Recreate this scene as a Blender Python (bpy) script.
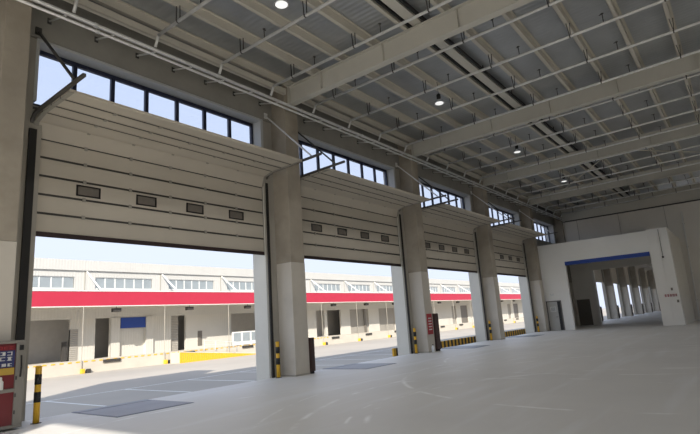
import bpy, math, random
from mathutils import Matrix, Vector
random.seed(7)
for o in list(bpy.data.objects):
    bpy.data.objects.remove(o, do_unlink=True)
scene = bpy.context.scene
COL = scene.collection

# ------------------------------------------------------------------ camera
FPX, YAW, PITCH, ROLL = 509.559, math.radians(36.861), math.radians(11.733), math.radians(3.983)
fw = Vector((math.cos(PITCH)*math.cos(YAW), math.cos(PITCH)*math.sin(YAW), math.sin(PITCH)))
rt0 = Vector((math.sin(YAW), -math.cos(YAW), 0))
up0 = rt0.cross(fw)
rt = math.cos(ROLL)*rt0 - math.sin(ROLL)*up0
up = math.sin(ROLL)*rt0 + math.cos(ROLL)*up0
cam_d = bpy.data.cameras.new('camera')
cam_d.sensor_fit = 'HORIZONTAL'; cam_d.sensor_width = 36.0
cam_d.lens = FPX*36.0/700.0
cam_d.clip_start = 0.05; cam_d.clip_end = 1500
cam = bpy.data.objects.new('camera', cam_d)
COL.objects.link(cam)
M = Matrix((rt, up, -fw)).transposed().to_4x4()
M.translation = Vector((0, 0, 1.6))
cam.matrix_world = M
scene.camera = cam

# ------------------------------------------------------------------ light
SKY_STRENGTH = 0.338
SUN_STRENGTH = 1.9
EXPOSURE = 1.86
scene.view_settings.view_transform = 'Standard'
scene.view_settings.look = 'None'
scene.view_settings.exposure = EXPOSURE
scene.view_settings.gamma = 1.0
scene.view_settings.use_curve_mapping = False

world = bpy.data.worlds.new('sky'); scene.world = world
world.use_nodes = True
wn, wl = world.node_tree.nodes, world.node_tree.links
wn.clear()
wo = wn.new('ShaderNodeOutputWorld'); bg = wn.new('ShaderNodeBackground')
tc = wn.new('ShaderNodeTexCoord'); sep = wn.new('ShaderNodeSeparateXYZ')
rmp = wn.new('ShaderNodeValToRGB')
rmp.color_ramp.elements[0].position = 0.0; rmp.color_ramp.elements[0].color = (0.69, 0.76, 0.93, 1)
rmp.color_ramp.elements[1].position = 0.75; rmp.color_ramp.elements[1].color = (0.58, 0.70, 0.94, 1)
e = rmp.color_ramp.elements.new(0.22); e.color = (0.69, 0.77, 0.93, 1)
wl.new(tc.outputs['Generated'], sep.inputs[0]); wl.new(sep.outputs['Z'], rmp.inputs[0])
wl.new(rmp.outputs[0], bg.inputs[0]); bg.inputs[1].default_value = SKY_STRENGTH
wl.new(bg.outputs[0], wo.inputs[0])

sun_d = bpy.data.lights.new('sun', 'SUN'); sun_d.energy = SUN_STRENGTH; sun_d.angle = math.radians(0.6)
sun_d.color = (1.0, 0.93, 0.82)
sun = bpy.data.objects.new('sun', sun_d); COL.objects.link(sun)
sun.location = (-30, -30, 60)
sun.rotation_euler = Vector((0.79, 0.61, -0.64)).to_track_quat('-Z', 'Y').to_euler()

# ------------------------------------------------------------------ materials
def s2l(c):
    return tuple(((v/255.0)/12.92 if v/255.0 <= 0.04045 else ((v/255.0+0.055)/1.055)**2.4) for v in c)

def mat(name, rgb, rough=0.7, metal=0.0, var=0.12, scale=1.5, bump=0.0, bscale=30.0, spec=0.5, stretch=None,
        rib=None, ribdepth=0.02, trans=False, dark=None, darkscale=0.6, coat=0.0):
    """procedural material; rgb is the albedo as sRGB 0-255"""
    m = bpy.data.materials.new(name); m.use_nodes = True
    n, l = m.node_tree.nodes, m.node_tree.links
    b = n['Principled BSDF']
    base = s2l(rgb)
    b.inputs['Roughness'].default_value = rough; b.inputs['Metallic'].default_value = metal
    b.inputs['Specular IOR Level'].default_value = spec
    geo = n.new('ShaderNodeNewGeometry')
    src = geo.outputs['Position']
    if stretch:
        mp = n.new('ShaderNodeMapping'); mp.inputs['Scale'].default_value = stretch
        l.new(src, mp.inputs[0]); vec = mp.outputs[0]
    else:
        vec = src
    nz = n.new('ShaderNodeTexNoise'); nz.inputs['Scale'].default_value = scale
    nz.inputs['Detail'].default_value = 6.0; nz.inputs['Roughness'].default_value = 0.6
    l.new(vec, nz.inputs['Vector'])
    cr = n.new('ShaderNodeValToRGB')
    lo = tuple(c*(1-var) for c in base); hi = tuple(min(1, c*(1+var)) for c in base)
    cr.color_ramp.elements[0].position = 0.3; cr.color_ramp.elements[0].color = (*lo, 1)
    cr.color_ramp.elements[1].position = 0.7; cr.color_ramp.elements[1].color = (*hi, 1)
    l.new(nz.outputs['Fac'], cr.inputs[0])
    out = cr.outputs[0]
    if dark:
        n2 = n.new('ShaderNodeTexNoise'); n2.inputs['Scale'].default_value = darkscale; n2.inputs['Detail'].default_value = 8
        l.new(src, n2.inputs['Vector'])
        c2 = n.new('ShaderNodeValToRGB')
        c2.color_ramp.elements[0].position = 0.52; c2.color_ramp.elements[0].color = (0, 0, 0, 1)
        c2.color_ramp.elements[1].position = 0.68; c2.color_ramp.elements[1].color = (1, 1, 1, 1)
        l.new(n2.outputs['Fac'], c2.inputs[0])
        mx = n.new('ShaderNodeMixRGB'); mx.inputs[2].default_value = (*s2l(dark), 1)
        l.new(c2.outputs[0], mx.inputs[0]); l.new(out, mx.inputs[1]); out = mx.outputs[0]
    l.new(out, b.inputs['Base Color'])
    if coat:
        b.inputs['Coat Weight'].default_value = coat; b.inputs['Coat Roughness'].default_value = 0.25
    h = None
    if rib:                                   # rib = (axis, pitch): trapezoid sheet ribs as fine relief
        sp = n.new('ShaderNodeSeparateXYZ'); l.new(src, sp.inputs[0])
        mu = n.new('ShaderNodeMath'); mu.operation = 'MULTIPLY'; mu.inputs[1].default_value = 2*math.pi/rib[1]
        l.new(sp.outputs[rib[0]], mu.inputs[0])
        sn = n.new('ShaderNodeMath'); sn.operation = 'SINE'; l.new(mu.outputs[0], sn.inputs[0])
        bp = n.new('ShaderNodeBump'); bp.inputs['Strength'].default_value = 0.8; bp.inputs['Distance'].default_value = ribdepth
        l.new(sn.outputs[0], bp.inputs['Height']); h = bp
    if bump:
        bp = n.new('ShaderNodeBump'); bp.inputs['Strength'].default_value = bump; bp.inputs['Distance'].default_value = 0.01
        n3 = n.new('ShaderNodeTexNoise'); n3.inputs['Scale'].default_value = bscale; n3.inputs['Detail'].default_value = 5
        l.new(src, n3.inputs['Vector']); l.new(n3.outputs['Fac'], bp.inputs['Height'])
        if h: l.new(h.outputs[0], bp.inputs['Normal'])
        h = bp
    if h: l.new(h.outputs[0], b.inputs['Normal'])
    return m

def glass(name, rgb, alpha):
    """thin window glass: mostly see-through with a mirror gloss"""
    m = bpy.data.materials.new(name); m.use_nodes = True
    n, l = m.node_tree.nodes, m.node_tree.links
    n.clear()
    o = n.new('ShaderNodeOutputMaterial'); t = n.new('ShaderNodeBsdfTransparent'); g = n.new('ShaderNodeBsdfGlossy')
    t.inputs[0].default_value = (*s2l(rgb), 1); g.inputs[1].default_value = 0.05
    mx = n.new('ShaderNodeMixShader'); mx.inputs[0].default_value = alpha
    l.new(t.outputs[0], mx.inputs[1]); l.new(g.outputs[0], mx.inputs[2])
    l.new(mx.outputs[0], o.inputs[0])
    return m

MT = dict(
    concrete=mat('raw_concrete', (166, 157, 142), 0.85, var=0.14, scale=0.9, bump=0.15, bscale=14, dark=(150, 141, 126), darkscale=0.8),
    lintel=mat('lintel_concrete', (150, 147, 139), 0.9, var=0.14, scale=0.7, bump=0.15, bscale=10),
    paint=mat('grey_paint', (204, 197, 184), 0.6, var=0.03, scale=1.2, dark=(196, 189, 176), darkscale=1.3),
    wallpaint=mat('grey_wall_paint', (168, 163, 152), 0.7, var=0.05, scale=0.8),
    jamb=mat('jamb_daylit', (220, 218, 208), 0.6, var=0.05, scale=1.0),  # paler than the wall, for daylight painted onto the jambs
    white=mat('white_wall_paint', (238, 236, 229), 0.75, var=0.03, scale=0.5),
    endpanel=mat('end_wall_panel', (230, 226, 216), 0.75, var=0.04, scale=0.4),
    reveal=mat('window_reveal', (190, 192, 192), 0.6, var=0.03),
    doorpanel=mat('door_panel', (192, 184, 169), 0.5, var=0.04, scale=0.8),
    stile=mat('door_stile', (150, 146, 136), 0.45, var=0.06),
    seal=mat('rubber_seal', (48, 34, 33), 0.7),
    steel=mat('galvanised_steel', (228, 228, 226), 0.35, metal=0.3, var=0.1, scale=4),
    darksteel=mat('dark_steel', (78, 76, 73), 0.5, metal=0.5, var=0.1),
    trackm=mat('track_steel', (92, 89, 85), 0.5, metal=0.5, var=0.1),
    frame=mat('backlit_frame', (38, 44, 66), 0.45, var=0.05),  # blue frames, darkened in the colour as if seen against the light
    black=mat('black_paint', (30, 29, 28), 0.5, var=0.1),
    blackglass=mat('sight_window_frame', (34, 31, 30), 0.4),
    frost=mat('sight_window_pane', (120, 114, 106), 0.25, var=0.06, scale=8),
    yellow=mat('yellow_paint', (236, 184, 52), 0.5, var=0.1, scale=6),
    beam=mat('beam_paint', (202, 199, 189), 0.6, var=0.05, scale=0.6),
    purlin=mat('purlin_paint', (208, 203, 190), 0.6, var=0.06, scale=0.6),
    deck=mat('roof_deck', (178, 181, 183), 0.28, metal=0.5, var=0.14, scale=0.5, rib=(0, 0.2), ribdepth=0.005),
    red=mat('red_fascia', (186, 46, 70), 0.55, var=0.03),
    cabred=mat('cabinet_red', (112, 28, 33), 0.4, var=0.08),
    cabframe=mat('cabinet_frame', (132, 128, 120), 0.45, var=0.06),
    cabdark=mat('cabinet_brown', (70, 50, 44), 0.5, var=0.15),
    blue=mat('blue_board', (38, 70, 150), 0.5, var=0.05),
    navy=mat('sign_navy', (45, 52, 100), 0.5, var=0.05),
    signred=mat('sign_red', (170, 48, 54), 0.5),
    signyellow=mat('sign_yellow', (184, 152, 62), 0.5),
    ink=mat('sign_white', (225, 225, 220), 0.5, var=0.02),
    greydoor=mat('grey_fire_door', (176, 174, 168), 0.5, var=0.04),
    darkdoor=mat('dark_door', (112, 107, 100), 0.5, var=0.05),
    clad=mat('white_cladding', (198, 196, 190), 0.65, var=0.03, scale=0.3, rib=(0, 0.3), ribdepth=0.006),
    pier=mat('pier_cladding', (202, 199, 191), 0.65, var=0.03, scale=0.3, rib=(0, 0.3), ribdepth=0.006),
    shutter=mat('roller_shutter', (156, 152, 145), 0.6, var=0.03, scale=0.4, rib=(2, 0.2), ribdepth=0.015),
    inner=mat('interior_grey', (196, 192, 186), 0.8, var=0.05),
    farglass=mat('far_window_glass', (150, 158, 162), 0.3, var=0.12, scale=0.5, spec=0.5),
    canopy=mat('canopy_sheet', (200, 192, 176), 0.6, var=0.04),
    dockface=mat('dock_concrete', (200, 193, 180), 0.85, var=0.07, scale=0.5),
    yard=mat('yard_concrete', (176, 169, 158), 0.9, var=0.07, scale=0.12, bump=0.1, bscale=6, dark=(164, 159, 151), darkscale=0.05),
    line=mat('road_marking', (232, 232, 228), 0.8, var=0.06, scale=3),
    lev=mat('leveller_steel', (128, 132, 140), 0.45, metal=0.3, var=0.08, scale=2),
    roofing=mat('roof_sheet', (170, 172, 174), 0.6, var=0.05, rib=(0, 0.8), ribdepth=0.04),
    lamp=mat('lamp_reflector', (225, 228, 232), 0.2, metal=0.8, var=0.03),
    bumper=mat('rubber_bumper', (60, 58, 56), 0.8),
    pane=glass('clear_pane', (246, 248, 252), 0.04),
)

# floor: smooth trowelled concrete with pale tyre scuffs and a slight polish
def floor_material():
    m = mat('polished_concrete', (216, 214, 210), 0.5, var=0.05, scale=0.35, spec=0.7)
    n, l = m.node_tree.nodes, m.node_tree.links
    b = n['Principled BSDF']
    src = b.inputs['Base Color'].links[0].from_socket
    geo = n.new('ShaderNodeNewGeometry')
    mp = n.new('ShaderNodeMapping'); mp.inputs['Rotation'].default_value = (0, 0, math.radians(-8)); mp.inputs['Scale'].default_value = (0.16, 1.5, 1)
    l.new(geo.outputs['Position'], mp.inputs[0])
    nz = n.new('ShaderNodeTexNoise'); nz.inputs['Scale'].default_value = 1.0; nz.inputs['Detail'].default_value = 5
    l.new(mp.outputs[0], nz.inputs['Vector'])
    cr = n.new('ShaderNodeValToRGB')
    cr.color_ramp.elements[0].position = 0.54; cr.color_ramp.elements[0].color = (0, 0, 0, 1)
    cr.color_ramp.elements[1].position = 0.72; cr.color_ramp.elements[1].color = (0.8, 0.8, 0.8, 1)
    l.new(nz.outputs['Fac'], cr.inputs[0])
    mx = n.new('ShaderNodeMixRGB'); mx.inputs[2].default_value = (*s2l((228, 228, 228)), 1)
    l.new(cr.outputs[0], mx.inputs[0]); l.new(src, mx.inputs[1]); out = mx.outputs[0]
    # curved pale tyre scuffs: thin rings broken up by noise
    n2 = n.new('ShaderNodeTexNoise'); n2.inputs['Scale'].default_value = 1.3; n2.inputs['Detail'].default_value = 6
    l.new(geo.outputs['Position'], n2.inputs['Vector'])
    brk = n.new('ShaderNodeMapRange'); brk.inputs['From Min'].default_value = 0.47; brk.inputs['From Max'].default_value = 0.6
    l.new(n2.outputs['Fac'], brk.inputs['Value'])
    for (cx, cy, rad, wd) in ((9.9, 1.2, 4.95, 0.07), (9.7, 1.0, 5.35, 0.05), (11.4, -1.5, 9.2, 0.08), (15.5, 2.0, 6.6, 0.08), (11.8, -1.2, 9.9, 0.05), (20.5, 3.0, 6.9, 0.07), (6.5, 4.2, 6.3, 0.06)):
        ds = n.new('ShaderNodeVectorMath'); ds.operation = 'DISTANCE'; ds.inputs[1].default_value = (cx, cy, 0)
        l.new(geo.outputs['Position'], ds.inputs[0])
        sb = n.new('ShaderNodeMath'); sb.operation = 'SUBTRACT'; sb.inputs[1].default_value = rad; l.new(ds.outputs['Value'], sb.inputs[0])
        ab = n.new('ShaderNodeMath'); ab.operation = 'ABSOLUTE'; l.new(sb.outputs[0], ab.inputs[0])
        mr = n.new('ShaderNodeMapRange'); mr.inputs['From Min'].default_value = wd; mr.inputs['From Max'].default_value = 0.0; l.new(ab.outputs[0], mr.inputs['Value'])
        mm = n.new('ShaderNodeMath'); mm.operation = 'MULTIPLY'; l.new(mr.outputs[0], mm.inputs[0]); l.new(brk.outputs[0], mm.inputs[1])
        mk = n.new('ShaderNodeMixRGB'); mk.inputs[2].default_value = (0.93, 0.93, 0.92, 1); l.new(mm.outputs[0], mk.inputs[0]); l.new(out, mk.inputs[1]); out = mk.outputs[0]
    l.new(out, b.inputs['Base Color'])
    return m
MT['floor'] = floor_material()

# ------------------------------------------------------------------ mesh helpers
class MB:
    def __init__(s): s.v = []; s.f = []
    def box(s, x0, x1, y0, y1, z0, z1):
        i = len(s.v)
        s.v += [(x0,y0,z0),(x1,y0,z0),(x1,y1,z0),(x0,y1,z0),(x0,y0,z1),(x1,y0,z1),(x1,y1,z1),(x0,y1,z1)]
        s.f += [(i,i+3,i+2,i+1),(i+4,i+5,i+6,i+7),(i,i+1,i+5,i+4),(i+1,i+2,i+6,i+5),(i+2,i+3,i+7,i+6),(i+3,i,i+4,i+7)]
        return s
    def bar(s, p, q, w, h, upv=(0,0,1)):
        p, q = Vector(p), Vector(q); d = (q-p).normalized(); u = Vector(upv)
        if abs(d.dot(u)) > 0.95: u = Vector((0,1,0))
        a = d.cross(u).normalized()*w/2; b = a.normalized().cross(d).normalized()*h/2
        i = len(s.v)
        for c in (p, q): s.v += [tuple(c-a-b), tuple(c+a-b), tuple(c+a+b), tuple(c-a+b)]
        s.f += [(i,i+1,i+2,i+3),(i+7,i+6,i+5,i+4)] + [(i+k, i+4+k, i+4+(k+1)%4, i+(k+1)%4) for k in range(4)]
        return s
    def tube(s, p, q, r, n=10, r2=None):
        p, q = Vector(p), Vector(q); d = (q-p).normalized()
        u = Vector((0,0,1)) if abs(d.z) < 0.9 else Vector((1,0,0))
        a = d.cross(u).normalized(); b = a.cross(d).normalized(); i = len(s.v); r2 = r if r2 is None else r2
        for c, rr in ((p, r), (q, r2)):
            s.v += [tuple(c+(a*math.cos(2*math.pi*k/n)+b*math.sin(2*math.pi*k/n))*rr) for k in range(n)]
        s.f += [(i+k, i+(k+1)%n, i+n+(k+1)%n, i+n+k) for k in range(n)]
        s.f += [tuple(i+k for k in range(n))[::-1], tuple(i+n+k for k in range(n))]
        return s
    def lathe(s, prof, n=16):
        i = len(s.v); m = len(prof)
        for (r, z) in prof:
            s.v += [(r*math.cos(2*math.pi*k/n), r*math.sin(2*math.pi*k/n), z) for k in range(n)]
        for j in range(m-1):
            s.f += [(i+j*n+k, i+j*n+(k+1)%n, i+(j+1)*n+(k+1)%n, i+(j+1)*n+k) for k in range(n)]
        s.f += [tuple(i+k for k in range(n))[::-1], tuple(i+(m-1)*n+k for k in range(n))]
        return s
    def prism(s, pts, axis, a, b):
        """pts: 2D outline in the two other axes (in xyz order), extruded along axis from a to b"""
        i = len(s.v); n = len(pts)
        for t in (a, b):
            for (u, w) in pts:
                s.v.append({'X': (t, u, w), 'Y': (u, t, w), 'Z': (u, w, t)}[axis])
        s.f += [tuple(i+k for k in range(n)), tuple(i+n+k for k in range(n))[::-1]]
        s.f += [(i+k, i+n+k, i+n+(k+1)%n, i+(k+1)%n) for k in range(n)]
        return s
    def mesh(s, name):
        me = bpy.data.meshes.new(name); me.from_pydata(s.v, [], s.f); me.update()
        import bmesh
        bm = bmesh.new(); bm.from_mesh(me); bmesh.ops.recalc_face_normals(bm, faces=bm.faces); bm.to_mesh(me); bm.free()
        return me
    def build(s, name, m, parent=None, bevel=0.0, smooth=False):
        me = s.mesh(name)
        return link(name, me, m, parent, bevel=bevel, smooth=smooth)

def link(name, me, m, parent=None, loc=None, rot=None, bevel=0.0, smooth=False):
    if m is not None and not me.materials: me.materials.append(MT[m] if isinstance(m, str) else m)
    o = bpy.data.objects.new(name, me); COL.objects.link(o)
    if parent: o.parent = parent
    if loc: o.location = loc
    if rot: o.rotation_euler = rot
    if bevel:
        md = o.modifiers.new('bevel', 'BEVEL'); md.width = bevel; md.segments = 2; md.limit_method = 'ANGLE'
    if smooth:
        for p in me.polygons: p.use_smooth = len(p.vertices) == 4
    return o

def empty(name, loc=(0,0,0)):
    o = bpy.data.objects.new(name, None); COL.objects.link(o); o.location = loc; o.empty_display_size = 0.2
    return o

def tag(o, label=None, cat=None, group=None, kind=None):
    if label: o['label'] = label
    if cat: o['category'] = cat
    if group: o['group'] = group
    if kind: o['kind'] = kind
    return o

ORD = ['first', 'second', 'third', 'fourth', 'fifth', 'sixth', 'seventh', 'eighth', 'ninth', 'tenth', 'eleventh', 'twelfth', 'thirteenth', 'fourteenth', 'fifteenth', 'sixteenth', 'seventeenth', 'eighteenth']
def B(*a): return MB().box(*a)

def copy_tree(o, parent=None):
    c = o.copy(); COL.objects.link(c)
    if parent: c.parent = parent
    for ch in [x for x in bpy.data.objects if x.parent == o]: copy_tree(ch, c)
    return c

# ------------------------------------------------------------------ dimensions (metres; X along the dock wall, Y towards it, Z up)
S = 8.962; X1 = 12.72; WX = 0.69; YP = 12.21
def PX(i): return X1 + (i-1)*S              # near face of column i
YD = 13.08; YO = 13.62; YF = 12.92; G = -1.42
BACK = -8.0; XN = -7.5; XE = 40.44; XW = 48.9; XF = 165.0
def roofz(y): return 0.015*(12.1-y)         # the roof rises gently away from the dock wall

# ------------------------------------------------------------------ setting: ground, floor, walls, roof
tag(MB().box(-300, 600, -300, 600, G-0.3, G).build('ground', 'yard'), 'pale concrete yard between the two warehouses', 'yard', kind='structure')
tag(MB().box(XN, XF, BACK, YF, G, 0.0).build('floor', 'floor'), 'smooth grey concrete warehouse floor', 'floor', kind='structure')

# dock wall: piers either side of every column, spandrel above each door, lintel above the high windows
w = MB()
for i in range(0, 18):
    w.box(PX(i)-0.44, PX(i)+WX+0.47, YF, YO if i < 5 else 13.25, G, 7.02).box(PX(i)-0.44, PX(i)+WX+0.24, YF, YO, 7.02, 9.1)
w.box(XN, PX(0)-0.44, YF, YO, G, 9.1)
wl_ = tag(w.build('wall_left', 'wallpaint'), 'grey dock wall piers between the big doors', 'wall', kind='structure')
w = MB()
for i in range(0, 17):
    a, b = PX(i)+WX+0.40, PX(i+1)-0.44
    w.box(a-0.16, b, 13.2, YO, 7.02, 7.45)
w.box(PX(4)+WX+0.40, PX(5)-0.44, 13.2, YO, G, 7.02)
w.build('spandrel', 'wallpaint', wl_)
w = MB().box(XN, XF, 12.87, YO, 9.12, 10.75)
w.build('lintel', 'lintel', wl_)
# pale sheets on the outer door jambs, daylight put into their colour
for i in range(0, 6):
    B(PX(i)-0.452, PX(i)-0.44, 12.99, YO+0.005, G, 7.0).build('jamb_daylit_sheet', 'jamb', wl_)
# reveals lining the high windows
for i in range(0, 5):
    a, b = PX(i)+WX+0.24, PX(i+1)-0.44
    w = MB().box(a, b, 12.9, 13.5, 9.05, 9.12).box(a, a+0.07, 12.9, 13.5, 7.45, 9.05).box(b-0.12, b, 12.9, 13.5, 7.45, 9.05)
    w.build('window_reveal', 'reveal', wl_)

# high windows
for i in range(0, 17):
    a, b = PX(i)+WX+0.31, PX(i+1)-0.56
    if i < 5:
        e_ = empty('window_%d' % (i+1), ((a+b)/2, 13.36, 7.45))
        tag(e_, ['strip of seven panes above the nearest big door', 'strip window above the second big door', 'strip window above the third big door',
                 'strip window above the fourth big door', 'strip window above the white portal box by the far corner'][i], 'window', kind='structure')
        cx = (a+b)/2; z0, z1 = 7.45, 9.05
        fr = MB()
        for (x0, x1, c0, c1) in ((a-cx, b-cx, 0, 0.10), (a-cx, b-cx, 1.49, 1.6), (a-cx, a-cx+0.08, 0, 1.6), (b-cx-0.08, b-cx, 0, 1.6)):
            fr.box(x0, x1, -0.05, 0.05, c0, c1)
        fr.build('frame', 'frame', e_)
        n = 7; pw = (b-a)/n
        for k in range(1, n):
            B(a-cx+k*pw-0.055, a-cx+k*pw+0.055, -0.045, 0.045, 0.10, 1.49).build('mullion', 'frame', e_)
        for k in range(n):
            B(a-cx+k*pw+0.05, a-cx+(k+1)*pw-0.05, -0.006, 0.006, 0.09, 1.5).build('pane', 'pane', e_)
# simplified high windows of the next hall
for i in range(5, 17):
    a, b = PX(i)+WX+0.40, PX(i+1)-0.44
    fr = MB().box(a, b, 13.32, 13.4, 7.45, 7.55).box(a, b, 13.32, 13.4, 9.0, 9.12)
    for k in range(8):
        x = a + (b-a)*k/7; fr.box(x-0.05, x+0.05, 13.32, 13.4, 7.5, 9.05)
    tag(fr.build('window_%d' % (i+1), 'frame'), 'dark framed high window of the hall beyond the opening', 'window', kind='structure')

# roof: deck sheet over both halls
yb = BACK
tag(MB().prism([(YO, 10.72+roofz(YO)), (yb, 10.72+roofz(yb)), (yb, 10.95+roofz(yb)), (YO, 10.95+roofz(YO))], 'X', XN, XF).build('ceiling', 'deck'),
    'ribbed metal roof deck above the purlins', 'ceiling', kind='structure')
# unseen blocks added to cast the yard shade, shaped as upper storey and tower
tag(MB().box(XN, XF, BACK-0.5, YO, 11.6, 19.6).build('wall_shade_upper', 'clad'), 'unseen upper block over the dock hall, added to shade the yard', 'wall', kind='structure')
tag(MB().box(-12, -4.0, 11.2, YO, G, 24.1).build('wall_shade_tower', 'clad'), 'unseen tower block at the warehouse corner, added to shade the yard', 'wall', kind='structure')

# unseen rear side of the hall: bay openings sized for the light inside
w = MB().box(XN, XW, BACK-0.5, BACK, 2.4, 11.4).box(XW, XF, BACK-0.5, BACK, 2.8, 11.4)
for i in range(6, 18): w.box(PX(i)-1.0, PX(i)+1.7, BACK-0.5, BACK, G, 2.8)
for i in range(-1, 6): w.box(PX(i)-1.5, PX(i)+2.2, BACK-0.5, BACK, G, 2.4)
tag(w.build('wall_right', 'endpanel'), 'unseen rear wall of the hall with bays opened for light', 'wall', kind='structure')
# unseen near end of the hall: opened for light, middle pier shades the cabinet
w = MB().box(XN-0.3, XN, BACK, YO, 10.35, 11.6)
for (ya, yb_) in ((BACK-0.5, BACK+0.5), (2.1, 3.8), (11.2, YO)): w.box(XN-0.3, XN, ya, yb_, G, 10.35)
tag(w.build('wall_near', 'endpanel'), 'unseen near end of the hall, opened for light, with a few columns', 'wall', kind='structure')

# far end wall with the way through to the next hall
OY0, OY1, OZ = 4.6, 10.45, 4.7
w = MB().box(XW, XW+0.3, OY1, YF, 0, 9.3).box(XW, XW+0.3, OY0, OY1, OZ, 9.3).box(XW, XW+0.3, BACK, OY0, 0, 9.3)
we = tag(w.build('wall_far', 'endpanel'), 'pale panelled end wall behind the white portal box', 'wall', kind='structure')
y = 12.0
pl = MB()
for yj in (11.0, 7.6, 4.15, 0.4, -3.4):
    pl.box(XW-0.02, XW, yj-0.015, yj+0.015, 0 if yj < 4 else 6.5, 9.3)
pl.build('panel_joint', 'wallpaint', we)
B(XW-0.12, XW+0.35, BACK, 12.2, 9.35, 10.7).build('head_beam', 'beam', we)
MB().tube((XW-0.16, BACK, 9.33), (XW-0.16, 12.1, 9.33), 0.05).build('pipe', 'darksteel', we)
B(XW-0.03, XW+0.33, OY1-0.14, OY1, 0, OZ).build('opening_trim', 'white', we)
# white pipe shape standing in for a bright slit of light by the portal
t = empty('downpipe', (XW-0.1, 3.1, 0)); tag(t, 'thin white tube standing in for a slit of light right of the white portal', 'pipe')
MB().tube((0, 0.12, 0.2), (0, -0.12, 8.6), 0.055).build('pipe', 'ink', t)
for z in (1.5, 3.6, 5.7, 7.6): B(-0.02, 0.1, 0.02-z*0.028-0.06+0.1, 0.02-z*0.028+0.06+0.1, z, z+0.06).build('clamp', 'darksteel', t)

# white portal box in front of the end wall
w = MB()
BY0, BY1, BZ = 3.5, 10.4, 4.75            # pier edge, opening edge, opening head
w.box(XE, XE+0.3, BY1, YF, 0, 6.47).box(XE, XE+0.3, 4.75, BY1, BZ, 6.47)
w.box(XE, XE+0.75, BY0, 4.75, 0, 6.55)
wp = tag(w.build('wall_portal', 'white'), 'white portal wall with a wide opening in front of the end wall', 'wall', kind='structure')
MB().box(XE+0.75, XW, BY0, BY0+0.3, 0, 6.47).build('side_wall', 'endpanel', wp)
MB().box(XE+0.3, XW, BY0+0.3, YF, 6.3, 6.47).build('roof_slab', 'white', wp)
MB().box(XE+0.75, XE+0.82, BY0-0.02, BY0, 0, 6.5).build('corner_trim', 'endpanel', wp)
B(XE-0.035, XE-0.001, 4.68, 4.75, 0, 6.5).build('pier_trim', 'white', wp)
B(XE-0.03, XE-0.001, 4.1, 4.3, 0, 6.5).build('pier_trim', 'white', wp)
t = tag(B(XE-0.05, XE+0.05, 4.77, BY1, BZ-0.02, BZ+0.26).build('trim_1', 'blue'), 'blue board across the head of the portal opening', 'trim', kind='structure')
# red lettering strokes and little fittings on the white pier
g = empty('wall_notice', (XE-0.04, 4.0, 1.95)); tag(g, 'short row of red characters on the white portal pier', 'lettering')
rnd = random.Random(3)
for k in range(5):
    c = MB(); y0 = 0.30-k*0.15
    for j in range(3): c.box(-0.004, 0.004, y0-0.055, y0+0.055, -0.075+0.06*j, -0.05+0.06*j)
    for j in range(2):
        u = y0 + rnd.uniform(-0.05, 0.05); c.box(-0.004, 0.004, u-0.01, u+0.01, -0.08, 0.09)
    c.build('character', 'signred', g)
for (yy, zz, lab) in ((3.87, 2.36, 'upper small grey switch plate above the red lettering on the pier'), (3.65, 1.55, 'lower small grey switch plate below the red lettering on the pier')):
    t = empty('switch_plate', (XE-0.04, yy, zz)); tag(t, lab, 'switch', 'switch plates on the portal pier')
    B(-0.015, 0.008, -0.06, 0.06, -0.09, 0.09).build('plate', 'stile', t); B(-0.025, -0.015, -0.025, 0.025, -0.04, 0.04).build('button', 'black', t)

t = empty('wall_cable', (XE-0.035, 4.02, 5.5)); tag(t, 'thin cable hanging down the top of the portal pier', 'cable')
MB().tube((0, 0, -0.9), (0, 0, 0.95), 0.012, 6).build('cable', 'darksteel', t); B(-0.03, 0.004, -0.06, 0.06, -1.02, -0.9).build('end_box', 'black', t)
# doors in the portal and end walls
def man_door(name, x, y0, y1, z, m, label, notice):
    e_ = empty(name, (x, (y0+y1)/2, 0)); tag(e_, label, 'door', kind='structure'); h = (y1-y0)/2
    MB().box(-0.05, 0, -h, -h+0.07, 0, z).box(-0.05, 0, h-0.07, h, 0, z).box(-0.05, 0, -h, h, z-0.07, z).build('frame', 'darkdoor', e_)
    B(-0.03, -0.001, -h+0.07, h-0.07, 0.01, z-0.07).build('back_panel', 'black' if notice else m, e_)  # black behind the ajar leaf stands in for the dark gap
    lf = B(-0.06, -0.031, (-h+0.30) if notice else -h+0.08, h-0.08, 0.02, z-0.08).build('leaf', m, e_)
    MB().tube((-0.06, -h+0.36, 1.0), (-0.13, -h+0.36, 1.0), 0.015).tube((-0.12, -h+0.36, 1.0), (-0.12, -h+0.5, 1.0), 0.013).build('handle', 'darksteel', lf)
    if notice:
        nt = B(-0.066, -0.061, -0.12, 0.28, 1.4, 1.75).build('notice', 'ink', lf)
        for k in range(4):
            B(-0.07, -0.062, -0.09, 0.25, 1.44+0.075*k, 1.475+0.075*k).build('notice_line', 'darksteel', lf)
man_door('door_5', XE, 11.09, 12.2, 2.2, 'greydoor', 'grey steel door with a notice standing ajar in the white portal wall', True)
man_door('door_6', XW, 10.98, 12.05, 2.24, 'darkdoor', 'dark closed door in the end wall inside the portal opening', False)
t = empty('emergency_lamp', (XE-0.01, 11.65, 2.62)); tag(t, 'small twin headed emergency lamp above the grey portal door', 'lamp')
B(-0.07, 0, -0.11, 0.11, -0.06, 0.06).build('body', 'ink', t)
for s in (-1, 1): MB().tube((-0.05, s*0.09, 0.09), (-0.12, s*0.1, 0.06), 0.04, 8, 0.055).build('lamp_head', 'ink', t)

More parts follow.
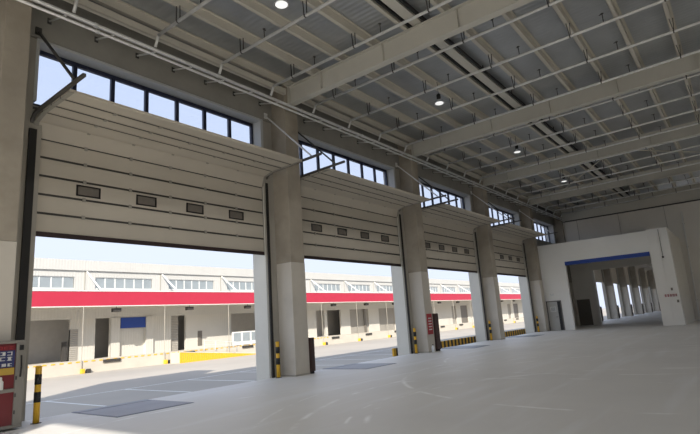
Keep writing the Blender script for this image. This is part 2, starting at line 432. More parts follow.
# ------------------------------------------------------------------ concrete columns
CL = ['grey concrete column at the left edge behind the red cabinet', 'nearest full concrete column between the first and second big doors',
      'concrete column with a red hydrant sign between second and third doors', 'concrete column between the third and fourth big doors',
      'concrete column beside the white portal wall']
for i in range(0, 17):
    t = empty('concrete_column', (PX(i), YP, 0))
    if i < 5: tag(t, CL[i], 'column', 'columns along the dock wall')
    else: tag(t, '%s column of the next hall seen through the portal opening' % ORD[i-5], 'column', 'columns of the next hall')
    cw = 0.53 if i == 0 else WX
    B(0, cw, 0, YF-YP+0.02, 3.8, 10.4).build('shaft', 'concrete', t, bevel=0.012)
    B(-0.004, cw+0.004, -0.004, YF-YP, 0, 3.8).build('painted_base', 'paint', t, bevel=0.012)
    if i < 5: B(-0.008, cw+0.008, -0.008, YF-YP, 0, 0.05).build('skirting', 'wallpaint', t)

# ------------------------------------------------------------------ sectional doors
SEC = 0.466; ZB = 4.22; ZV = 6.66; R = 0.42; YEND = 10.3
def path(sl):
    """track path from the bottom edge: straight up, round the bend, then in under the roof"""
    if sl <= ZV-ZB: return Vector((0, YD, ZB+sl))
    sl -= ZV-ZB
    if sl <= R*math.pi/2:
        a = sl/R; return Vector((0, YD-R+R*math.cos(a), ZV+R*math.sin(a)))
    sl -= R*math.pi/2
    return Vector((0, YD-R-sl, ZV+R+0.03*sl))
NSEC = 10
def section_mesh(L, name):
    m = MB(); h = SEC
    m.prism([(-0.055, 0.022), (-0.055, h-0.022), (-0.045, h-0.016), (0, h-0.016), (0, 0.016), (-0.045, 0.016)], 'X', 0, L)
    m.box(0, L, -0.008, 0.0, -0.006, h+0.006)
    # two shallow raised ribs that stiffen the sheet
    m.box(0.05, L-0.05, -0.062, -0.055, 0.05, 0.075); m.box(0.05, L-0.05, -0.062, -0.055, h-0.075, h-0.05)
    return m.mesh(name)
DA, DBm = WX+0.30, -0.387
DLAB = ['cream sectional dock door nearest the camera, raised halfway', 'second cream sectional dock door, raised halfway',
        'third cream sectional dock door, raised halfway', 'fourth cream sectional dock door beside the portal, raised halfway']
jnt_me = sec_me = hin_me = sti_me = wf_me = wp_me = seal_me = None
for i in range(0, 4):
    xa, xb = PX(i)+DA, PX(i+1)+DBm; L = xb-xa
    d = empty('door_%d' % (i+1), (xa, 0, 0)); tag(d, DLAB[i], 'door', kind='structure')
    if sec_me is None:
        sec_me = section_mesh(L, 'section'); hin_me = MB().box(-0.04, 0.04, -0.085, -0.04, -0.05, 0.05).mesh('hinge')
        jnt_me = MB().box(0.0, L, -0.060, -0.01, -0.027, 0.027).mesh('joint_shade_strip')  # dark strip stands in for the shadow gap between sections
        sti_me = MB().box(0, 0.10, -0.068, -0.055, 0.01, SEC-0.01).mesh('end_stile')
        wf = MB(); a, c, zz0, zz1 = 0.31, 0.16, 0.09, 0.38
        wf.box(-a, a, -0.075, -0.045, zz0, zz0+0.035).box(-a, a, -0.075, -0.045, zz1-0.035, zz1).box(-a, -a+0.04, -0.075, -0.045, zz0, zz1).box(a-0.04, a, -0.075, -0.045, zz0, zz1)
        wf_me = wf.mesh('window_frame'); wp_me = MB().box(-a+0.03, a-0.03, -0.06, -0.046, zz0+0.03, zz1-0.03).mesh('window_pane')
        seal_me = MB().box(0, L, -0.06, 0.0, -0.10, 0.012).mesh('bottom_seal')
    for k in range(NSEC):
        p, q = path(k*SEC), path((k+1)*SEC)
        ang = math.atan2(-(q.y-p.y), q.z-p.z)         # tilt of this section into the hall
        s_ = link('section', sec_me, 'doorpanel', d, (0, p.y, p.z), (ang, 0, 0))
        for n_, fx in enumerate((0.0, L-0.10)):
            link('end_stile', sti_me, 'stile', s_, (fx, 0, 0))
        if k:
            link('joint_shade_strip', jnt_me, 'darksteel', s_)
            for fx in (0.17, 0.335, 0.5, 0.665, 0.83): link('hinge', hin_me, 'stile', s_, (L*fx, 0, 0))
        if k == 2:
            for fx in (1.40, 3.03, 4.66, 6.29):
                link('window_frame', wf_me, 'blackglass', s_, (fx, 0, 0)); link('window_pane', wp_me, 'frost', s_, (fx, 0, 0))
        if k == 0: link('bottom_seal', seal_me, 'seal', s_)
    for side, fx in ((-1, -0.06), (1, L+0.06)):
        # vertical track, bend and the rail running in under the roof, one bent channel
        pts = [Vector((fx, YD-0.07, 0.02)), Vector((fx, YD-0.07, ZV))]
        for j in range(1, 7):
            a = j*math.pi/12; pts.append(Vector((fx, YD-0.07-R+R*math.cos(a), ZV+R*math.sin(a)-0.0)))
        pts.append(Vector((fx, YEND, ZV+R+0.03*(YD-R-YEND))))
        tr = MB()
        for a_, b_ in zip(pts[:-1], pts[1:]): tr.bar(a_, b_, 0.07, 0.07, (1, 0, 0))
        tr.build('track', 'trackm', d)
        hg = MB().bar((fx, 12.86, 9.28), (fx, 10.75, 7.2), 0.045, 0.06, (1, 0, 0)).box(fx-0.07, fx+0.07, 12.83, 12.87, 9.18, 9.38)
        hg.build('track_hanger', 'steel' if side > 0 else 'darksteel', d)
    # seam angle where the wall meets the track
    for fx, fw_ in ((-0.12, 0.17), (L-0.03, 0.09)): B(fx, fx+fw_, YD-0.22, YD-0.17, 0.0, 6.7).build('track_angle', 'black', d)
    MB().tube((-0.2, 13.02, 7.3), (L+0.2, 13.02, 7.3), 0.03).build('counterbalance_shaft', 'darksteel', d)

# next hall: the same doors seen small through the opening
far_door = MB()
L = S+DBm-DA
for k in range(NSEC):
    p, q = path(k*SEC), path((k+1)*SEC)
    far_door.bar(p+Vector((L/2, 0, 0)) - Vector((0,0,0)), q+Vector((L/2, 0, 0)), L, 0.05, (0, 1, 0) if k < 5 else (0, 0, 1))
far_me = far_door.mesh('sectional_door')
for i in range(5, 17):
    o = link('door_%d' % (i+2), far_me, 'doorpanel', None, (PX(i)+DA, 0, 0))
    tag(o, 'dark half raised sectional door of the hall beyond the portal', 'door', 'half raised doors of the next hall', 'structure')

# ------------------------------------------------------------------ bollards
bol_lab = ['black and yellow bollard beside the red cabinet at the left', 'black and yellow bollard at the nearest full column', 'black and yellow bollard at the column with the red sign',
           'black and yellow bollard at the column left of the fourth door', 'black and yellow bollard next to the grey portal door']
bol_pos = [(4.85, 12.18)] + [(PX(i)-0.347, 12.67) for i in range(1, 5)]
r = 0.062
bm_ = {'post': MB().tube((0,0,0), (0,0,1.13), r, 16).mesh('post'), 'band': MB().tube((0,0,0), (0,0,0.21), r+0.004, 16).mesh('band'),
       'cap': MB().lathe([(r+0.004, 1.13), (r+0.002, 1.15), (r*0.6, 1.165), (0.005, 1.168)], 16).mesh('cap'), 'base_plate': MB().tube((0,0,0), (0,0,0.012), 0.1, 16).mesh('base_plate')}
for k, (x, y) in enumerate(bol_pos):
    t = empty('bollard', (x, y, 0)); tag(t, bol_lab[k], 'bollard', 'bollards guarding the dock doors')
    link('post', bm_['post'], 'yellow', t, smooth=True)
    for z in (0.42, 0.78): link('black_band', bm_['band'], 'black', t, (0, 0, z), smooth=True)
    link('cap', bm_['cap'], 'yellow', t); link('base_plate', bm_['base_plate'], 'darksteel', t)

# ------------------------------------------------------------------ dock levellers set in the floor
for i in range(0, 4):
    x0 = PX(i)+2.13
    t = empty('dock_leveller', (x0, 10.85, 0.0))
    tag(t, ['steel dock leveller plate in the floor at the nearest door', 'steel dock leveller plate in the floor at the second door', 'steel dock leveller plate in the floor at the third door', 'steel dock leveller plate in the floor at the fourth door'][i], 'dock leveller', 'dock levellers')
    B(0.03, 1.87, 0.03, 1.75, 0.0, 0.012).build('platform', 'lev', t); B(0.03, 1.87, 1.77, 2.06, 0.0, 0.016).build('lip', 'lev', t)
    fr = MB().box(0, 1.9, 0, 0.03, 0, 0.006).box(0, 0.03, 0.03, 2.06, 0, 0.008).box(1.87, 1.9, 0.03, 2.06, 0, 0.008); fr.build('pit_angle', 'lev', t)

# ------------------------------------------------------------------ cabinets and hydrants at the columns
# red cabinet with the sign at the left edge
t = empty('fire_cabinet', (3.38, 11.8, 0)); tag(t, 'red fire cabinet with grey frame and blue sign at the left edge', 'cabinet')
Lc, H, D = 1.06, 1.72, 0.38
MB().box(0, Lc, 0.06, D, 0.04, H).build('body', 'cabframe', t, bevel=0.008)
MB().box(0, Lc, 0.0, 0.06, 0.04, 0.10).box(0, Lc, 0.0, 0.06, H-0.06, H).box(0, 0.07, 0.0, 0.06, 0.1, H-0.06).box(Lc-0.17, Lc, 0, 0.06, 0.1, H-0.06).box(0.07, Lc-0.17, 0.0, 0.06, 0.72, 0.79).build('frame', 'cabframe', t, bevel=0.006)
B(0.07, Lc-0.17, 0.03, 0.06, 0.10, 0.72).build('lower_panel', 'cabred', t)
B(0.07, Lc-0.17, 0.045, 0.06, 0.79, 1.66).build('upper_panel', 'cabred', t)
sg = B(0.09, Lc-0.19, 0.02, 0.035, 1.20, 1.63).build('sign_board', 'navy', t)
B(0.09, Lc-0.19, 0.015, 0.02, 1.53, 1.63).build('sign_header', 'cabred', sg)
B(0.09, Lc-0.19, 0.012, 0.036, 1.06, 1.19).build('caution_strip', 'signyellow', t)
rnd = random.Random(11)
for row, z, n_, hh in ((0, 1.555, 8, 0.05), (1, 1.43, 6, 0.075), (2, 1.33, 6, 0.075), (3, 1.22, 7, 0.06)):
    for k in range(n_):
        xx = 0.12 + (Lc-0.34)*(k+0.1)/n_; ww = (Lc-0.34)/n_*0.72
        c = MB()
        for j in range(2): c.box(xx, xx+ww, 0.010, 0.014, z+hh*(0.05+0.75*j), z+hh*(0.2+0.75*j))
        c.box(xx+ww*rnd.choice((0, 0.42, 0.8)), xx+ww*(rnd.choice((0.2, 0.5, 1.0))), 0.010, 0.014, z, z+hh)
        c.build('character', 'signred' if row == 0 else 'ink', sg)
hd = MB().bar((Lc-0.085, -0.02, 1.0), (Lc-0.085, -0.05, 1.2), 0.025, 0.02).bar((Lc-0.085, -0.05, 1.2), (Lc-0.085, -0.02, 1.42), 0.025, 0.02)
hd.build('handle', 'black', t); B(Lc-0.12, Lc-0.05, -0.02, 0.0, 1.52, 1.62).build('lock', 'black', t)
for z in (0.3, 0.62, 0.95): B(Lc-0.165, Lc-0.14, -0.012, 0.0, z, z+0.07).build('hinge', 'darksteel', t)
t = tag(MB().lathe([(0.05, 0), (0.055, 0.01), (0.055, 0.15), (0.03, 0.18), (0.028, 0.23), (0.02, 0.24)], 14).build('bottle', 'ink', None, smooth=True), 'small white bottle standing on the rail of the red cabinet', 'bottle')
t.location = (4.0, 11.755, 0.79)
# hydrant cabinets on the far side of columns 1 and 2 (and the next hall)
def hydrant(i, label, grp, h=1.78, sign=True, w_=0.42):
    t = empty('hydrant_cabinet', (PX(i)+WX+0.012, 12.12, 0)); tag(t, label, 'cabinet', grp)
    B(0, w_, 0.02, 0.5, 0.08, h).build('body', 'cabdark', t, bevel=0.006)
    B(0.02, w_-0.02, 0.0, 0.02, 0.62, h-0.03).build('door', 'cabdark', t); B(0.02, w_-0.02, 0.0, 0.02, 0.11, 0.58).build('lower_door', 'cabdark', t)
    B(w_-0.1, w_-0.07, -0.02, 0.0, 1.0, 1.15).build('handle', 'darksteel', t)
    for x in (0.03, w_-0.09): B(x, x+0.06, 0.05, 0.45, 0.0, 0.08).build('foot', 'black', t)
hydrant(1, 'dark narrow hydrant cabinet on the far side of the nearest full column', 'hydrant cabinets', h=1.2, w_=0.2)
hydrant(2, 'dark brown hydrant cabinet beside the column with the red sign', 'hydrant cabinets')
for i in range(5, 14): hydrant(i, 'dark hydrant cabinet at the %s column of the next hall' % ORD[i-5], 'hydrant cabinets of the next hall', h=1.5)
t = empty('fire_sign', (PX(2)+0.1, YP-0.006, 0.82)); tag(t, 'red fire hydrant sign board on the hall face of the column', 'sign')
B(0, 0.46, -0.03, 0, 0, 0.96).build('board', 'signred', t)
for k in range(5): B(0.08, 0.38, -0.034, -0.03, 0.2+0.13*k, 0.25+0.13*k).build('text_line', 'ink', t)
t = empty('fire_extinguisher', (PX(2)+0.05, 11.98, 0)); tag(t, 'small white canister at the foot of the red sign column', 'canister')
MB().lathe([(0.07, 0), (0.075, 0.02), (0.075, 0.24), (0.05, 0.29), (0.02, 0.31), (0.02, 0.34)], 12).build('cylinder', 'ink', t, smooth=True); B(-0.05, 0.03, -0.012, 0.012, 0.34, 0.37).build('handle', 'black', t)

# ------------------------------------------------------------------ hazard kerb outside doors two to four
t = empty('hazard_barrier', (21.75, 14.2, G)); tag(t, 'low black and yellow striped barrier outside the third and fourth doors', 'barrier')
B(0, 20.5, 0.01, 0.08, 0, -G-0.14).build('wall', 'dockface', t)
y_me = MB().prism([(0, 0), (0.23, 0), (0.23, 0.37), (0, 0.37)], 'Y', 0, 0.09).mesh('stripe_block')
k_me = MB().prism([(0, 0), (0.23, 0), (0.23, 0.365), (0, 0.365)], 'Y', 0.003, 0.087).mesh('stripe_block')
for k in range(88):
    link('stripe_block', y_me if k % 2 == 0 else k_me, 'yellow' if k % 2 == 0 else 'black', t, (k*0.23, 0, -G-0.14))

# ------------------------------------------------------------------ roof steel
blab = ['first roof beam at the top left, over the near column', 'nearest wide beige roof beam crossing the top of the view', 'second wide beige roof beam crossing the view', 'third beige roof beam crossing the hall', 'fourth beige roof beam near the end wall']
for i in range(0, 5):
    xc = PX(i)+WX/2
    t = empty('roof_beam', (xc, 0, 9.7)); tag(t, blab[i], 'beam', 'roof beams')
    def slab(x0, x1, z0, z1, ya=12.2, yb_=BACK):
        return MB().prism([(ya, z0+roofz(ya)), (yb_, z0+roofz(yb_)), (yb_, z1+roofz(yb_)), (ya, z1+roofz(ya))], 'X', x0, x1)
    slab(-0.14, 0.14, 0.0, 0.025).build('bottom_flange', 'beam', t)
    slab(-0.008, 0.008, 0.025, 0.69).build('web', 'beam', t)
    slab(-0.14, 0.14, 0.69, 0.715).build('top_flange', 'beam', t)
    for k in range(8):
        y = 10.6 - 2.66*k
        B(-0.13, 0.13, y-0.008, y+0.008, 0.025+roofz(y), 0.69+roofz(y)).build('stiffener', 'beam', t)
    B(-0.16, 0.16, 12.17, 12.2, -0.08, 0.75).build('end_plate', 'beam', t)
for k in range(16):
    y = 12.23 - 1.32*k
    if k == 4: pass
    z = 10.43 + roofz(y)
    c = MB().box(0, XW-XN, -0.005, 0.005, 0, 0.27).box(0, XW-XN, 0, 0.12, 0, 0.008).box(0, XW-XN, -0.085, 0, 0.262, 0.27).box(0, XW-XN, 0.112, 0.12, 0, 0.03)
    o = c.build('roof_purlin', 'purlin'); o.location = (XN, y, z)
    tag(o, 'beige roof purlin along the hall, %s counted from the dock wall' % ORD[k], 'purlin', 'roof purlins')
# cable tray: two dark channels between purlins
for (y, lab) in ((6.86, 'dark cable trunking running under the roof, left one of the pair'), (6.36, 'dark cable trunking running under the roof, right one of the pair')):
    t = empty('cable_trunking', (XN, y, 10.46+roofz(y))); tag(t, lab, 'trunking', 'cable trunking pair')
    MB().box(0, XW-XN, -0.03, 0.03, 0, 0.12).build('channel', 'black', t)
    for k in range(18): B(1+3*k, 1.04+3*k, -0.02, 0.02, 0.12, 0.26).build('hanger', 'darksteel', t)
t = empty('cable_tray', (XN, 6.61, 10.47+roofz(6.6))); tag(t, 'grey cable tray between the two dark trunking lines under the roof', 'cable tray')
MB().box(0, XW-XN, -0.16, 0.16, 0, 0.012).box(0, XW-XN, -0.16, -0.15, 0.012, 0.08).box(0, XW-XN, 0.15, 0.16, 0.012, 0.08).build('tray', 'beam', t)
for k in range(13): B(2+4*k, 2.03+4*k, -0.15, 0.15, 0.08, 0.25).build('hanger', 'darksteel', t)
for i in range(0, 5):
    t = empty('eave_strut', (PX(i)+WX+0.02, 12.12, 9.98)); tag(t, 'beige eave channel above the wall pipes over the %s' % ['first big door', 'second big door', 'third big door', 'fourth big door', 'white portal bay'][i], 'channel', 'eave channels')
    Ls = S-WX-0.04
    MB().box(0, Ls, -0.06, -0.05, 0, 0.22).box(0, Ls, -0.06, 0.08, 0, 0.01).box(0, Ls, -0.06, 0.08, 0.21, 0.22).build('channel', 'purlin', t)
# pipes along the dock wall
for (y, z, rr, m, lab) in ((12.10, 9.60, 0.052, 'steel', 'upper silver pipe running along the head of the dock wall'), (12.0, 9.37, 0.036, 'steel', 'lower silver pipe running along the head of the dock wall')):
    t = empty('wall_pipe', (XN, y, z)); tag(t, lab, 'pipe', 'silver wall pipes')
    MB().tube((0, 0, 0), (XW-XN-0.2, 0, 0), rr, 12).build('pipe', m, t, smooth=True)
    for k in range(14): 
        x = 1.5 + 3.9*k; MB().tube((x, 0, 0), (x+0.09, 0, 0), rr+0.014, 12).build('coupling', 'steel', t)
nbr = {}
for k in range(36):
    x = 3.73 + 1.0*k*1.2
    if x > XW-1: break
    if any(PX(i)-0.06 < x < PX(i)+WX+0.06 for i in range(-1, 6)): continue
    bi = min(4, max(0, int((x-PX(0))//S))); nbr[bi] = nbr.get(bi, 0)+1
    t = empty('pipe_bracket', (x, 12.87, 9.5)); tag(t, 'steel pipe arm on the lintel over the %s, %s from the left' % (['first big door', 'second big door', 'third big door', 'fourth big door', 'portal bay'][bi], ORD[nbr[bi]-1]), 'bracket', 'wall pipe brackets')
    MB().bar((0, 0, 0.18), (0, -0.95, -0.085), 0.035, 0.035).build('arm', 'steel', t); B(-0.05, 0.05, -0.012, 0, 0.1, 0.26).build('plate', 'darksteel', t)

# sprinkler branch pipes across the hall
n = 0
hang_me = MB().bar((-0.06, 0, 0.0), (-0.02, 0.05, 0.47), 0.022, 0.022).bar((0.06, 0, 0.0), (0.02, -0.05, 0.47), 0.022, 0.022).tube((-0.0, -0.02, 0), (0, 0.02, 0), 0.052, 10).mesh('hanger')
head_me = MB().tube((0, 0, 0), (0, 0, 0.30), 0.014, 8).tube((0, 0, 0.30), (0, 0, 0.34), 0.012, 8, 0.05).bar((0, 0, 0.33), (0.16, 0.1, 0.40), 0.03, 0.02).mesh('sprinkler')
for k in range(-6, 18):
    x = 9.62 + S/4*k
    if x > XW-0.6 or x < XN+0.3: continue
    z = 9.93
    t = empty('sprinkler_pipe', (x, 0, z)); 
    bi = int((x-PX(0)-WX/2)//S) if x > PX(0)+WX/2 else -1
    nb = sum(1 for kk in range(-6, k+1) if (int((9.62+S/4*kk-PX(0)-WX/2)//S) if 9.62+S/4*kk > PX(0)+WX/2 else -1) == bi and 9.62+S/4*kk >= XN+0.3)
    where = 'before the first roof beam' if bi < 0 else ['between the first and nearest wide roof beams', 'between the nearest and second wide roof beams', 'between the second and third roof beams', 'between the third and fourth roof beams', 'beyond the fourth roof beam'][bi]
    tag(t, 'silver sprinkler pipe, %s of those %s' % (ORD[nb-1], where), 'pipe', 'sprinkler branch pipes')
    MB().tube((0, 11.85, roofz(11.85)), (0, BACK+0.3, roofz(BACK+0.3)), 0.048, 10).build('pipe', 'steel', t, smooth=True)
    MB().tube((0, 11.85, roofz(11.85)), (0, 12.0, -0.3), 0.042, 10).build('riser', 'steel', t, smooth=True)
    for j in range(7):
        y = 10.91 - 2.64*j
        link('hanger', hang_me, 'darksteel', t, (0, y, roofz(y)))
        link('sprinkler', head_me, 'darksteel', t, (0, y-1.0, roofz(y-1.0)))
# sway braces near the end wall
for (p, q, lab) in (((31.6, 4.6, 10.25), (39.2, 9.4, 10.2), 'long thin sway brace rod under the roof near the end wall'), ((31.6, 4.4, 10.25), (38.3, -0.3, 10.35), 'thin sway brace rod under the roof, right one near the end wall')):
    tag(MB().tube(p, q, 0.03, 8).build('brace_rod', 'purlin'), lab, 'rod', 'roof braces')
# high bay lamps, each lit to brighten the floor; out-of-view ones are added
LAMP_W = 120.0
def led_material():
    m = bpy.data.materials.new('led_lens'); m.use_nodes = True
    b_ = m.node_tree.nodes['Principled BSDF']
    nz = m.node_tree.nodes.new('ShaderNodeTexNoise'); nz.inputs['Scale'].default_value = 60
    cr = m.node_tree.nodes.new('ShaderNodeValToRGB')
    cr.color_ramp.elements[0].color = (0.85, 0.85, 0.82, 1); cr.color_ramp.elements[1].color = (1, 1, 0.98, 1)
    m.node_tree.links.new(nz.outputs['Fac'], cr.inputs[0]); m.node_tree.links.new(cr.outputs[0], b_.inputs['Emission Color'])
    b_.inputs['Emission Strength'].default_value = 0.22
    return m
MT['led'] = led_material()
lamps = [(-0.1, 8.25, 'added unseen high bay lamp behind the left edge of the view'), (8.67, 8.25, 'high bay lamp at the top edge above the nearest door'),
         (17.4, 8.25, 'high bay lamp under the roof in the second bay'), (26.15, 8.25, 'high bay lamp under the roof in the third bay'),
         (35.0, 8.25, 'high bay lamp under the roof in the fourth bay, farthest of the row'), (-0.1, -1.5, 'added unseen high bay lamp behind the camera'),
         (8.67, -1.5, 'added unseen high bay lamp right of the camera, nearest of the second row'), (17.4, -1.5, 'added unseen high bay lamp of the second row in the second bay'),
         (26.15, -1.5, 'added unseen high bay lamp of the second row in the third bay'), (35.0, -1.5, 'added unseen high bay lamp of the second row in the fourth bay')]
for (x, y, lab) in lamps:
    t = empty('high_bay_lamp', (x, y, 9.85)); tag(t, lab, 'lamp', 'high bay lamps')
    MB().lathe([(0.20, 0), (0.20, 0.012), (0.17, 0.10), (0.09, 0.17), (0.07, 0.18)], 20).build('reflector', 'lamp', t, smooth=True)
    MB().lathe([(0.16, -0.012), (0.165, -0.006), (0.165, 0.001)], 20).build('lens', 'led', t)
    MB().lathe([(0.075, 0.18), (0.085, 0.2), (0.085, 0.36), (0.05, 0.40), (0.02, 0.41)], 14).build('housing', 'black', t, smooth=True)
    MB().tube((0, 0, 0.40), (0, 0, 0.90), 0.012, 8).build('hook', 'darksteel', t)
    ld = bpy.data.lights.new('lamp_light', 'SPOT'); ld.energy = LAMP_W if y > 0 else LAMP_W*0.2; ld.spot_size = math.radians(140); ld.spot_blend = 0.8
    ld.shadow_soft_size = 0.2; ld.color = (1.0, 0.985, 0.96)
    lo_ = bpy.data.objects.new('lamp_light', ld); COL.objects.link(lo_); lo_.parent = t; lo_.location = (0, 0, -0.05)

# ------------------------------------------------------------------ yard markings
def paint(x0, x1, y0, y1, lab):
    o = B(x0, x1, y0, y1, 0, 0.006).build('parking_line', 'line'); o.location = (0, 0, G); tag(o, lab, 'road marking', 'white parking bay lines')
paint(3, 75, 31.0, 31.15, 'long white line along the heads of the parking bays')
for k in range(-2, 14):
    paint(12.7+4.5*k, 12.84+4.5*k, 23.5, 31.0, 'white parking bay divider in the yard, %s from the left' % ORD[k+2])

# ------------------------------------------------------------------ warehouse across the yard
YW = 55.8; YC = 52.2; BX = 26.3; BW = 9.0; ZDK = -0.25
K0, K1 = -4, 24
XA, XB = BX+BW*K0, BX+BW*K1
b = empty('warehouse_building', (XA, YW, G)); tag(b, 'long white warehouse with a red canopy fascia across the yard', 'building')
def part(m_, name, mt, par=b, **kw):
    o = m_.build(name, mt, par, **kw); 
    if par is b: o.location = (-XA, -YW, -G)
    return o
ZO = 3.95
spec = {}
for k in range(K0, K1):
    if k == 0: spec[k] = [(27.6, 29.25, 'open'), (30.4, 33.4, 'sign')]
    elif k == -1: spec[k] = [(18.4, 25.0, 'open')]
    elif k == 1: spec[k] = [(36.8, 37.9, 'shut'), (37.9, 38.85, 'open')]
    elif k == 2: spec[k] = [(46.0, 52.3, 'open')]
    elif k in (5, 6): spec[k] = [(BX+BW*k+1.1, BX+BW*k+6.7, 'shut')]
    elif k >= 8 and k % 2 == 0: spec[k] = [(BX+BW*k+0.4, BX+BW*k+4.2, 'dark')]
    elif k >= 8: spec[k] = [(BX+BW*k+4.6, BX+BW*k+7.0, 'shut')]
    else: spec[k] = [(BX+BW*k+1.1, BX+BW*k+7.5, 'open')]
for k in range(K0, K1):
    x0 = BX+BW*k; x1 = x0+BW
    # ground floor wall: piers between the openings and the strip above them
    prev = x0
    for (a, c, ty) in spec[k]:
        if a-prev > 0.02: part(B(prev, a, YW, YW+0.3, ZDK, ZO), 'pier', 'pier')
        prev = c
        if ty in ('shut', 'sign'): part(B(a, c, YW+0.2, YW+0.28, ZDK, ZO), 'shutter', 'shutter' if ty == 'shut' else 'pier')
        if ty == 'sign': part(B(a, c, YW-0.08, YW+0.02, 2.75, ZO-0.02), 'sign_board', 'blue')
        if ty == 'dark': part(B(a, c, YW+0.1, YW+0.2, ZDK, ZO), 'door', 'darkdoor')
    part(B(prev, x1, YW, YW+0.3, ZDK, ZO), 'pier', 'pier')
    part(B(x0, x1, YW, YW+0.3, ZO, 7.1), 'lintel', 'clad')
    # clerestory with six panes
    part(B(x0, x0+1.15, YW, YW+0.3, 7.1, 8.38), 'wall_panel', 'clad'); part(B(x1-1.05, x1, YW, YW+0.3, 7.1, 8.38), 'wall_panel', 'clad')
    part(B(x0, x1, YW, YW+0.3, 8.38, 9.05), 'wall_band', 'clad')
    part(B(x0+0.004, x1-0.004, YW-0.18, YW+0.3, 9.05, 10.15), 'parapet', 'clad')
    fr = part(MB().box(x0+1.15, x1-1.05, YW+0.1, YW+0.18, 7.1, 7.2).box(x0+1.15, x1-1.05, YW+0.1, YW+0.18, 8.28, 8.38), 'window_frame', 'ink')
    pw = (BW-2.2)/6
    for j in range(6):
        a = x0+1.15+pw*j
        B(a+0.06, a+pw-0.06, YW+0.13, YW+0.15, 7.2, 8.28).build('pane', 'farglass', fr)
        if j: B(a-0.06, a+0.06, YW+0.1, YW+0.18, 7.2, 8.28).build('mullion', 'ink', fr)
    part(B(x0-0.05, x0+0.05, YW-0.03, YW, 6.5, 9.05), 'wall_joint', 'wallpaint')
    # canopy: tie, fascia length, lamp, downpipe with its yellow guard
    part(MB().tube((x0+0.2, YW-0.02, 8.95), (x0+0.2, YC+0.15, 6.5), 0.09, 10), 'tie_rod', 'ink')
    part(B(x0, x1, YC-0.06, YC, 5.05, 6.5), 'fascia', 'red')
    part(B(x0, x1, YC-0.10, YC+0.02, 6.5, 6.6), 'fascia_trim', 'ink'); part(B(x0, x1, YC-0.08, YC+0.02, 4.97, 5.05), 'fascia_edge', 'ink')
    part(MB().tube((x0-1.75, YC-0.1, G+0.3), (x0-1.75, YC-0.1, 5.0), 0.035, 10), 'downpipe', 'wallpaint')
    part(B(x0-1.85, x0-1.5, YC-0.35, YC-0.04, G, G+0.45), 'pipe_guard', 'yellow', bevel=0.03)
    part(B(x0-1.3, x0-0.9, YC-0.3, YC-0.04, G, G+0.4), 'pipe_shoe', 'bumper', bevel=0.03)
    lx = x0+1.5
    lp = part(B(lx, lx+0.85, YC+0.25, YC+0.75, 4.42, 4.8), 'canopy_lamp', 'bumper', bevel=0.02)
    part(MB().tube((lx+0.42, YC+0.5, 4.8), (lx+0.42, YC+0.5, 5.2), 0.03, 6), 'lamp_stem', 'darksteel')
    part(B(x0+0.4, x0+2.2, YC-0.12, YC-0.03, ZDK-0.35, ZDK-0.05), 'dock_bumper', 'bumper')
    for j in range(12):
        part(B(x0+0.75*j, x0+0.75*j+0.37, YC-0.03, YC-0.002, ZDK-0.11, ZDK), 'edge_stripe', 'yellow') if k < 4 else None
part(B(XA, XB, YC, YW+0.3, 5.05, 5.15), 'canopy_soffit', 'canopy'); part(B(XA, XB, YC, YW, 6.3, 6.4), 'canopy_roof', 'roofing')
part(B(XA, XB, YC, YW+45, G, ZDK), 'dock_platform', 'dockface')
part(B(XA, XB, YW+0.3, YW+45, 9.4, 9.6), 'roof', 'roofing')
part(B(XA, XB, YW+3.5, YW+3.8, ZDK, 9.4), 'inner_wall', 'inner')
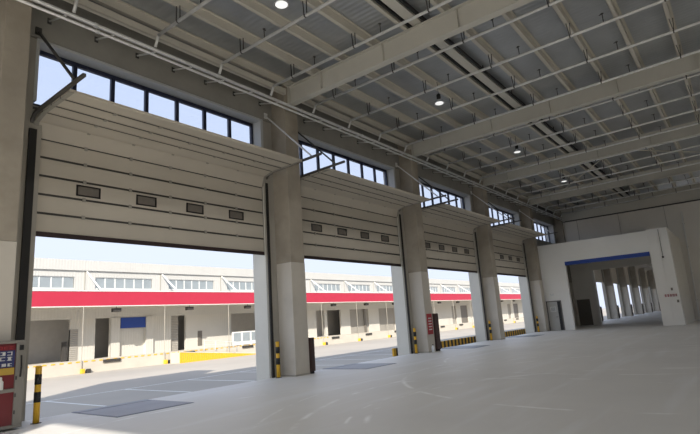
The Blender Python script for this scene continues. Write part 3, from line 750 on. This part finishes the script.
# furniture of the facade that the view picks out
part(B(25.0, 25.8, YW-0.05, YW+0.25, ZDK, 2.9), 'shutter_box', 'shutter')
part(B(24.3, 24.7, YW-0.1, YW+0.2, ZDK, 1.7), 'control_box', 'bumper')
part(B(65.4, 66.1, YW-0.06, YW+0.24, ZDK, ZO), 'door_post', 'pier')
part(B(76.6, 77.2, YW+0.02, YW+0.12, ZDK, ZO), 'shutter_gap', 'darkdoor')
part(B(40.6, 41.25, YW-0.04, YW, 0.1, 1.95), 'narrow_door', 'darkdoor')
part(B(33.4, 34.3, YW-0.25, YW, ZDK, ZO), 'buttress', 'pier'); part(B(29.3, 30.3, YW-0.12, YW, ZDK, ZO), 'buttress', 'pier')
# ramp with its yellow slatted side
rp = empty('loading_ramp', (34.0, 49.9, G)); tag(rp, 'sloping dock ramp with a yellow slatted side in front of the warehouse', 'ramp')
HR = ZDK-G; LR = 12.0
MB().prism([(0, 0), (LR, 0), (0, HR)], 'Y', 0.05, 1.77).build('slope', 'dockface', rp)
for j in range(48):
    x = j*0.25; h0, h1 = HR*(1-x/LR), HR*(1-(x+0.19)/LR)
    MB().prism([(x, 0.0), (x+0.19, 0.0), (x+0.19, max(h1, 0.01)), (x, h0)], 'Y', 0.0, 0.05).build('slat', 'yellow', rp)
MB().prism([(0, HR), (LR, 0.02), (LR, 0.06), (0, HR+0.06)], 'Y', -0.02, 0.1).build('coping', 'ink', rp)
rl = empty('handrail', (38.8, 52.0, ZDK)); tag(rl, 'thin pipe handrail at the head of the yellow ramp', 'handrail')
for x in (0, 1.6, 3.2, 4.8): MB().tube((x, 0, -0.02-0.1*x), (x, 0, 1.0-0.1*x), 0.03, 8).build('post', 'steel', rl)
MB().tube((0, 0, 1.0), (4.8, 0, 0.52), 0.03, 8).build('rail', 'steel', rl); MB().tube((0, 0, 0.55), (4.8, 0, 0.07), 0.025, 8).build('rail', 'steel', rl)
fe = empty('white_fence', (43.4, 52.5, ZDK+0.001)); tag(fe, 'white panel fence on the dock before the dark opening', 'fence')
for j in range(5): B(j*1.5, j*1.5+0.22, 0, 0.1, 0, 1.75).build('post', 'ink', fe)
B(0, 6.2, 0.02, 0.08, 1.6, 1.75).build('top_rail', 'ink', fe); B(0, 6.2, 0.02, 0.08, 0.1, 0.5).build('kick_board', 'ink', fe)
for j in range(4): B(j*1.5+0.24, j*1.5+1.48, 0.04, 0.06, 0.5, 1.6).build('panel', 'farglass', fe)
